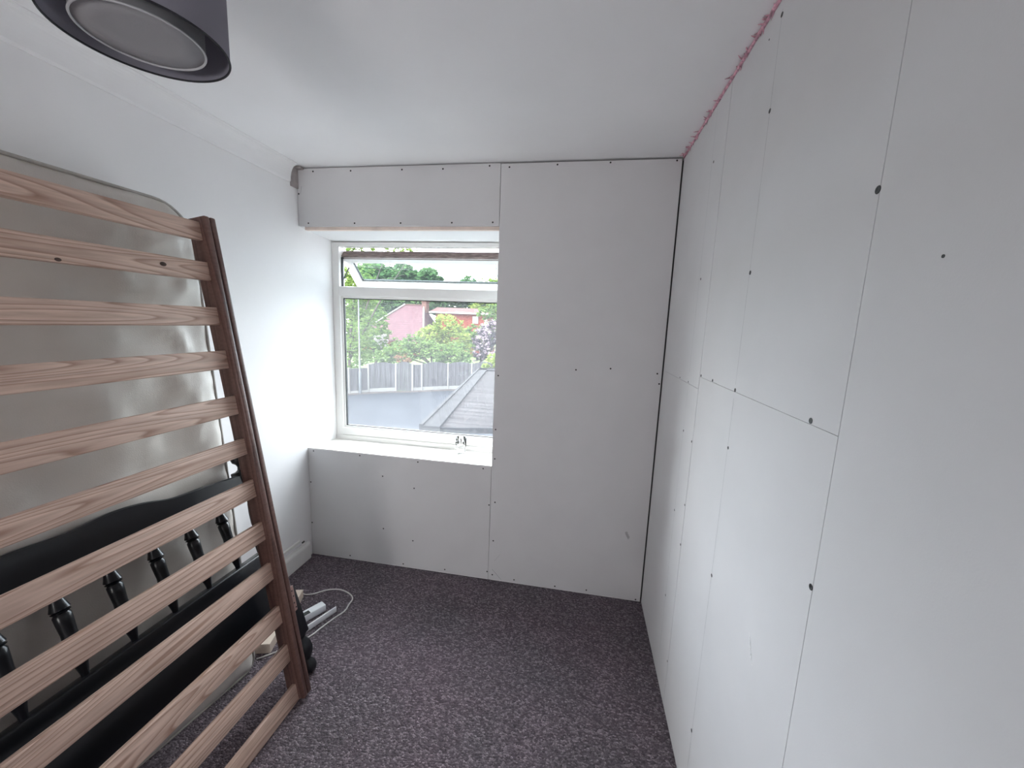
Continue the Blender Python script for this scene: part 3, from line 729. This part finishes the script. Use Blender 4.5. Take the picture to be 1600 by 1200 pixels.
# tumbler
tb = bmesh.new(); seg = 36; zb = 0
prof = [(.0005, .004), (.024, .004), (.027, .0), (.030, .002), (.031, .03), (.033, .06), (.0375, .115), (.0355, .115), (.031, .06), (.028, .03), (.024, .016), (.0005, .014)]
rings = []
for i, (r, z) in enumerate(prof):
    fl = .0012 if 3 <= i <= 5 else 0
    rings.append([tb.verts.new(((r+fl*math.cos(9*a))*math.cos(a), (r+fl*math.cos(9*a))*math.sin(a), z)) for a in [2*math.pi*k/seg for k in range(seg)]])
for A, B in zip(rings, rings[1:]):
    for k in range(seg): tb.faces.new((A[k], A[(k+1) % seg], B[(k+1) % seg], B[k]))
tb.faces.new(rings[0]); tb.faces.new(rings[-1])
gm = bpy.data.materials.new('tumbler_glass'); gm.use_nodes = True; b_ = gm.node_tree.nodes['Principled BSDF']
b_.inputs['Transmission Weight'].default_value = 1; b_.inputs['Roughness'].default_value = .02; b_.inputs['IOR'].default_value = 1.45; b_.inputs['Base Color'].default_value = (.97, .98, .98, 1)
q = gm.node_tree.nodes.new('ShaderNodeTexNoise'); q.inputs['Scale'].default_value = 60; bp = gm.node_tree.nodes.new('ShaderNodeBump'); bp.inputs['Strength'].default_value = .1; bp.inputs['Distance'].default_value = .001
gm.node_tree.links.new(q.outputs['Fac'], bp.inputs['Height']); gm.node_tree.links.new(bp.outputs['Normal'], b_.inputs['Normal'])
o = obj('glass_tumbler', tb, gm, smooth=True, loc=(.958, 2.352, .7205)); tag(o, 'clear ribbed glass tumbler standing on the window sill', 'glass')

# ================================================================== OUTSIDE
G0 = -2.7
FP = [(-12.9, 17.6), (-12.15, 19.0), (-10.95, 20.05), (-10.22, 20.85), (-8.98, 21.78), (-8.12, 22.2), (-7.68, 22.55), (-6.37, 23.55), (-5.05, 24.35), (-3.70, 24.95), (-2.30, 25.4), (-.8, 25.8), (1.2, 26.2)]
bm = bmesh.new(); quadbox(bm, [(-30, -4), (14, -4), (14, 26.8), (1.2, 26.2), (-2.3, 25.4), (-5.05, 24.35), (-8.98, 21.78), (-12.15, 19.0), (-30, 13)], G0-.2, G0)
struct(obj('tarmac_yard', bm, M['tarmac']), 'grey tarmac yard below the window')
bm = bmesh.new(); quadbox(bm, [(-30, 13.05), (-12.15, 19.05), (-8.98, 21.83), (-5.05, 24.40), (-2.3, 25.45), (1.2, 26.25), (14, 26.85), (60, 95), (-80, 95), (-80, 13)], G0-.2, G0-.02)
struct(obj('garden_ground', bm, M['lawn']), 'planted ground beyond the fence')
# gravel strip at the fence foot
fence = empty('fence', (-8.98, 21.78, G0)); tag(fence, 'grey weathered wooden panel fence with pale concrete posts', 'fence')
foff = Vector((-8.98, 21.78, G0))
kinds = ['low', 'low', 'low', 'arch', 'gate', 'half', 'arch', 'arch', 'arch', 'arch', 'arch', 'arch']
for i, k in enumerate(kinds):
    a, b = Vector((*FP[i], 0)), Vector((*FP[i+1], 0)); d = b-a; L = d.length; d.normalize(); n = Vector((-d.y, d.x, 0))
    h = {'low': 1.42, 'arch': 1.60, 'gate': 1.62, 'half': 1.58}[k]; z0 = {'low': .14, 'arch': .22, 'gate': .02, 'half': .2}[k]
    bm = bmesh.new(); nb = max(3, int(L/.13)); w = (L-.1)/nb
    for q in range(nb):
        s0 = .05+q*w; sm = (q+.5)/nb; top = h+(.13*math.sin(math.pi*sm)**.8 if k in ('arch', 'gate') else 0)
        m = Matrix(((d.x, n.x, 0, a.x), (d.y, n.y, 0, a.y), (0, 0, 1, G0), (0, 0, 0, 1)))
        jj = random.Random(i*50+q).uniform(0, .022)
        box(bm, s0, s0+w*.96, -.012-jj, .012-jj, z0, top, 0, mtx=m)
    box(bm, .05, L-.05, .014, .05, h-.25, h-.17, 0, mtx=m); box(bm, .05, L-.05, .014, .05, z0+.2, z0+.28, 0, mtx=m)
    for v in bm.verts: v.co -= foff
    obj('fence_panel', bm, M['fence'], fence)
    if k != 'gate':
        bm = bmesh.new(); box(bm, .05, L-.05, -.025, .025, 0, z0-.005, .005, mtx=m, seg=1)
        for v in bm.verts: v.co -= foff
        obj('gravel_board', bm, M['concrete'], fence)
for i, (x, y) in enumerate(FP[1:], 1):
    h = 1.46 if i < 3 else 1.66
    bm = bmesh.new(); box(bm, -.05, .05, -.055, .055, 0, h, .008, seg=1); o = obj('fence_post', bm, M['concrete'], fence, loc=Vector((x, y, G0))-foff)
bm = bmesh.new()
for i in range(len(FP)-1):
    a, b = FP[i], FP[i+1]; quadbox(bm, [(a[0], a[1]-.05), (b[0], b[1]-.05), (b[0]+.15, b[1]-.55), (a[0]+.15, a[1]-.55)], G0+.001, G0+.012)
struct(obj('kerb_strip', bm, M['kerb']), 'brown gravelly strip along the foot of the fence')
# garage
gp = [(-.873, 6.026), (3.6, 7.31), (2.6, 15.6), (-2.05, 14.40)]
gar = empty('garage', (0, 10, G0)); tag(gar, 'flat roofed garage with brown grey felt roof and dark fascia', 'garage'); go = Vector((0, 10, G0))
def inset(pts, t):
    c = Vector((sum(p[0] for p in pts)/len(pts), sum(p[1] for p in pts)/len(pts))); return [tuple(c+(Vector(p)-c)*(1-t)) for p in pts]
bm = bmesh.new(); quadbox(bm, inset(gp, .02), -.30, -.215)
for v in bm.verts: v.co -= go
obj('roof', bm, M['felt'], gar)
for i in range(4):
    a, b = Vector(gp[i]), Vector(gp[(i+1) % 4]); d = (b-a).normalized(); n = Vector((-d.y, d.x))
    wdt, mt2, zt = ((.10, 'fascia', -.20) if i == 0 else (.34, 'felt_edge', -.17))
    bm = bmesh.new()
    if i == 0: quadbox(bm, [tuple(a), tuple(b), tuple(b+n*.03), tuple(a+n*.03)], -.30, -.20)
    else:
        q = [tuple(a), tuple(b), tuple(b+n*wdt), tuple(a+n*wdt)]; quadbox(bm, q, -.30, zt)
        q = [tuple(a), tuple(b), tuple(b+n*.06), tuple(a+n*.06)]; quadbox(bm, q, zt, zt+.03)
    for v in bm.verts: v.co -= go
    obj('fascia' if i == 0 else 'roof_kerb', bm, M[mt2], gar)
bm = bmesh.new(); quadbox(bm, inset(gp, .04), G0, -.30)
for v in bm.verts: v.co -= go
obj('wall', bm, M['render'], gar)
# lamp column by the fence
bm = bmesh.new(); lathe(bm, [(.085, 0), (.085, 1.2), (.07, 1.25), (.045, 1.3), (.030, 5.6), (.03, 5.9)], None, 12)
o = obj('lamp_column', bm, M['pole'], loc=(-10.45, 20.35, G0)); smooth_angle(o); tag(o, 'tall thin pale metal pole standing against the fence', 'pole')
# houses
def gable_roof(bm, ex0, ex1, rx0, rx1, ye, yr, ze, zr, t=.18):
    P = [(ex0, ye, ze), (ex1, ye, ze), (rx1, yr, zr), (rx0, yr, zr)]; Q = [(ex0, 2*yr-ye, ze), (ex1, 2*yr-ye, ze)]
    v = [bm.verts.new(p) for p in P]+[bm.verts.new(q) for q in Q]; w = [bm.verts.new((p.co.x, p.co.y, p.co.z-t)) for p in v]
    for q in ((0, 1, 2, 3), (3, 2, 5, 4), (0, 3, 4), (1, 5, 2)):
        bm.faces.new([v[i] for i in q]); bm.faces.new([w[i] for i in q][::-1])
    for i, j in ((0, 1), (1, 5), (5, 4), (4, 0)): bm.faces.new((v[i], v[j], w[j], w[i]))
h1 = empty('house', (-20, 48, G0)); tag(h1, 'house with big faded pink red tiled roof behind the trees', 'house'); ho = Vector((-20, 48, G0))
def hobj(name, bm, m, par, off):
    for v in bm.verts: v.co -= off
    return obj(name, bm, m, par)
bm = bmesh.new(); gable_roof(bm, -25.5, -16.4, -20.5, -18.0, 44, 48, -.9, 3.32); hobj('roof', bm, M['tile'], h1, ho)
bm = bmesh.new(); box(bm, -24.5, -17.0, 44.6, 51.4, G0, -1.1); hobj('wall', bm, M['brick'], h1, ho)
bm = bmesh.new()
tube(bm, [(-25.5, 44, -.80), (-20.5, 48, 3.42)], .10, 4); hobj('verge', bm, M['bargeboard'], h1, ho)
bm = bmesh.new(); tube(bm, [(-16.4, 44, -.80), (-18.0, 48, 3.42)], .09, 4); hobj('verge', bm, M['bargeboard'], h1, ho)
bm = bmesh.new(); tube(bm, [(-20.5, 48, 3.36), (-18.0, 48, 3.36)], .09, 6); hobj('ridge', bm, M['tile2'], h1, ho)
bm = bmesh.new(); box(bm, -18.15, -17.55, 47.7, 48.6, 2.4, 3.75); box(bm, -18.22, -17.48, 47.6, 48.7, 3.75, 3.85)
ch = hobj('chimney', bm, M['chimney'], h1, ho)
for x in (-17.98, -17.72):
    bm = bmesh.new(); lathe(bm, [(.12, 3.84), (.10, 4.12)], Matrix.Translation((x, 48.15, 0)), 10); hobj('chimney_pot', bm, M['tile2'], ch, ho)
h2 = empty('house', (-12, 50, G0)); tag(h2, 'red brick house with a small white window seen above the bushes', 'house'); ho = Vector((-12, 50, G0))
bm = bmesh.new(); box(bm, -16.2, -9.75, 47.4, 52.6, G0, 2.55); hobj('wall', bm, M['brick'], h2, ho)
bm = bmesh.new(); gable_roof(bm, -16.9, -9.5, -17.0, -11.3, 47.0, 50, 2.60, 3.22); hobj('roof', bm, M['tile2'], h2, ho)
bm = bmesh.new(); box(bm, -16.9, -9.45, 46.88, 46.99, 2.44, 2.60); hobj('gutter', bm, M['bargeboard'], h2, ho)
bm = bmesh.new(); box(bm, -11.45, -10.75, 47.33, 47.42, 1.35, 2.2, 0); wfm = hobj('window', bm, M['bargeboard'], h2, ho)
bm = bmesh.new(); box(bm, -11.36, -11.13, 47.30, 47.34, 1.43, 2.12); box(bm, -11.07, -10.84, 47.30, 47.34, 1.43, 2.12); hobj('pane', bm, M['winglass'], wfm, ho)

# ------------------------------------------------------------------ trees
def tree(name, label, cat, base, blobs, n, size, lm, trunk=.14, seed=1, branches=True, bloom=None, group=None):
    rr = random.Random(seed); root = empty(name, (base[0], base[1], G0)); off = Vector((base[0], base[1], G0))
    tag(root, label, cat, group)
    vol = [b[3]*b[4]*b[5] for b in blobs]; tot = sum(v**.67 for v in vol)
    def leaves(n, size, keep):
        vs, fs = [], []
        for b, v in zip(blobs, vol):
            c = Vector(b[:3]); R = b[3:6]; m = int(n*v**.67/tot*(b[6] if len(b) > 6 else 1)); clumps = []
            for _ in range(max(6, m//24)):
                d = Vector((rr.gauss(0, 1), rr.gauss(0, 1), rr.gauss(0, 1))).normalized(); s = rr.uniform(.45, 1)**.6
                clumps.append(c+Vector((d.x*R[0], d.y*R[1], d.z*R[2]))*s)
            for _ in range(m):
                p = rr.choice(clumps)+Vector((rr.gauss(0, 1), rr.gauss(0, 1), rr.gauss(0, .8)))*.16*(R[0]+R[2])/2*.7
                if p.z < G0+.15: continue
                s = size*rr.uniform(.6, 1.3)
                a = Vector((rr.gauss(0, 1), rr.gauss(0, 1), rr.gauss(0, 1))).normalized(); u, w = frame_of(a)
                k = len(vs); vs += [p-u*s, p+w*s*.5+a*s*.15, p+u*s, p-w*s*.5+a*s*.15]; fs.append((k, k+1, k+2, k+3))
        me = bpy.data.meshes.new(name+'_leaves'); me.from_pydata([v-off for v in vs], [], fs); return me
    me = leaves(n, size, 1); me.materials.append(lm); o = bpy.data.objects.new('foliage', me); COL.objects.link(o); o.parent = root
    if bloom:
        me = leaves(int(n*bloom[1]), size*.8, 1); me.materials.append(bloom[0]); o = bpy.data.objects.new('blossom', me); COL.objects.link(o); o.parent = root
    bm = bmesh.new(); top = max(b[2] for b in blobs); low = min(b[2] for b in blobs); p0 = Vector((0, 0, 0)); fork = Vector((rr.uniform(-.2, .2), 0, max(.4, (low-G0)*.7)))
    tube(bm, [p0, fork*.5+Vector((.05, 0, 0)), fork], [trunk, trunk*.85, trunk*.75], 8)
    obj('trunk', bm, M['bark'], root, smooth=True)
    if branches:
        bm = bmesh.new()
        for b in blobs:
            c = Vector(b[:3])-off; mid = fork.lerp(c, .5)+Vector((rr.uniform(-.2, .2), rr.uniform(-.2, .2), .2))
            tube(bm, [fork*.96, mid, c], [trunk*.5, trunk*.35, trunk*.12], 6)
            for _ in range(7):
                d = Vector((rr.gauss(0, 1)*b[3], rr.gauss(0, 1)*b[4], rr.gauss(.3, 1)*b[5]))*.45
                st_ = mid.lerp(c, rr.uniform(.3, 1)); tube(bm, [st_, st_+d*.5+Vector((0, 0, .05)), st_+d], [trunk*.14, trunk*.10, .008], 5)
        obj('branches', bm, M['bark'], root, smooth=True)
    return root
Lf = dict(
    ash=leaf_mat('ash_leaves', (.10, .19, .05), (.30, .42, .13), .4), mid=leaf_mat('mid_green_leaves', (.08, .16, .05), (.26, .38, .12), .4),
    lime=leaf_mat('lime_leaves', (.13, .22, .04), (.42, .50, .13), .4), dark=leaf_mat('dark_leaves', (.045, .11, .045), (.17, .28, .11), .3),
    purple=leaf_mat('purple_leaves', (.07, .06, .07), (.16, .14, .15), .3), pink=leaf_mat('pale_pink_blossom', (.45, .33, .40), (.75, .62, .70), .3),
    white=leaf_mat('white_blossom', (.5, .47, .45), (.75, .72, .70), .3), rust=leaf_mat('rust_leaves', (.24, .14, .08), (.42, .27, .17), .3))
tree('ash_tree', 'tall airy green tree at the left edge of the window view', 'tree', (-14.3, 25.4),
     [(-14.3, 25.4, -.9, 1.7, 1.2, 1.3), (-13.6, 25.4, .9, 1.5, 1.2, 1.4), (-14.2, 25.6, 3, 1.5, 1.3, 1.5), (-13.3, 25.4, 2.4, 1.0, 1, 1.2), (-13.5, 25.5, 4.6, 1.1, 1, 1.0, .8), (-13.2, 25.4, 6.1, 1.3, .9, .6, .8), (-11.3, 25.4, 6.0, 1.5, .7, .45, .5), (-9.5, 25.4, 5.95, .9, .5, .3, .3)], 9500, .115, Lf['ash'], seed=2)
tree('garden_tree', 'mid green tree between the tall airy tree and the pink roofed house', 'tree', (-15.0, 30.5),
     [(-17.6, 30.8, 1.6, 1.3, 1, 1.6), (-16, 30.5, -.6, 1.6, 1.2, 1.5), (-14.4, 30.5, -.6, 1.3, 1.2, 1.2), (-15.6, 30.5, 1.6, 1.5, 1.2, 1.6), (-14.6, 30.5, .6, .9, .8, .8), (-16, 30.5, 3.6, 1.6, 1.2, 1.3)], 6500, .125, Lf['mid'], seed=3)
tree('background_tree', 'large tree rising behind the pink roofed house', 'tree', (-26, 56),
     [(-26.5, 56, 4.0, 2.6, 2, 2.2), (-22.5, 56, 3.4, 2.2, 1.6, 1.6), (-19.8, 56, 4.0, 2.2, 1.6, 1.7), (-29, 56, 2.5, 3.6, 2, 3.5), (-29, 56, 7.2, 2.8, 2, 2.3), (-25.3, 56, 5, 2.6, 2, 2.6), (-24.5, 56, 7.9, 2.2, 2, 1.4), (-21.5, 56, 5, 2.4, 2, 2.0), (-20.6, 56, 7.7, 2.0, 1.5, 1.2)], 30000, .42, Lf['dark'], .3, seed=4)
tree('background_tree', 'dark trees in a low clump behind the brick house, left part', 'tree', (-16.5, 61),
     [(-18.5, 61, 4.7, 2.0, 1.6, 1.8), (-16.0, 61, 5.9, 2.2, 1.6, 2.4), (-14, 61, 4.9, 2, 1.6, 1.9)], 6500, .28, Lf['dark'], .25, seed=5)
tree('background_tree', 'pale green tree at the right behind the brick house', 'tree', (-11.6, 57),
     [(-12.4, 57, 5.0, 2, 1.6, 2.6), (-10.2, 57, 5.2, 2, 1.6, 2.8), (-11, 57, 2.4, 2.2, 1.6, 2)], 6500, .25, Lf['lime'], .25, seed=6)
tree('garden_tree', 'small green tree right of the brick house', 'tree', (-7.1, 38),
     [(-7.6, 38, 2.4, .8, .8, .6), (-6.4, 38, 2.7, 1, .8, .8), (-6.4, 38, .6, 1.4, 1, 1.4), (-8.3, 38, .7, 1.3, .9, .7), (-9.6, 38, -.3, 1.2, .8, .9), (-8.0, 38, -.5, 1.4, .8, .9)], 5600, .13, Lf['mid'], seed=7)
tree('garden_bush', 'big round yellow green bushy tree in the middle behind the fence', 'tree', (-8.2, 28.3),
     [(-8.1, 28.3, 1.15, 1.1, 1, .95), (-6.9, 28.3, -.6, .8, .7, .7), (-9.3, 28.3, .3, 1.15, 1, .95), (-7.4, 28.3, .3, 1.05, 1, .95)], 5600, .105, Lf['lime'], seed=8)
tree('garden_bush', 'deeper green bush right behind the fence under the yellow green tree', 'bush', (-8.4, 25.7),
     [(-8.2, 25.7, -.7, 1.2, .9, 1.0), (-10.2, 25.4, -.75, 1.2, .7, .75), (-6.6, 25.9, -.75, 1.05, .7, .9), (-11.4, 25.1, -1.0, .8, .6, .6), (-9.6, 25.7, -.1, .8, .7, .6)], 6800, .10, Lf['mid'], seed=9)
tree('blossom_tree', 'purple leaved tree with pale pink blossom beside the middle bush', 'tree', (-5.2, 27.6),
     [(-5.25, 27.6, .35, .6, .7, .75), (-4.6, 27.6, .95, .75, .7, .8), (-5.3, 27.6, -.65, .65, .7, .7), (-4.4, 27.6, -.35, .7, .7, .8)], 2900, .10, Lf['purple'], seed=10, bloom=(Lf['pink'], .75))
tree('garden_shrub', 'bright lime green shrub behind the far end of the garage roof', 'shrub', (-3.0, 20),
     [(-2.75, 20, -.45, .42, .5, .45), (-2.3, 20, -.7, .5, .5, .5), (-3.0, 20, -1.1, .5, .5, .5)], 1500, .075, Lf['lime'], .06, seed=11)
tree('garden_shrub', 'small rust orange shrub peeping over the fence', 'shrub', (-9.8, 24.1),
     [(-9.75, 24.1, -1.0, .42, .25, .36), (-9.2, 24.2, -1.15, .35, .25, .3)], 700, .065, Lf['rust'], .05, seed=12)
tree('blossom_bush', 'small white flowering bush below the pink roofed house', 'bush', (-13.2, 28),
     [(-13.2, 28, -.1, .5, .4, .5), (-12.9, 28, -.6, .4, .4, .4)], 500, .09, Lf['mid'], .05, seed=13, bloom=(Lf['white'], 1.2))
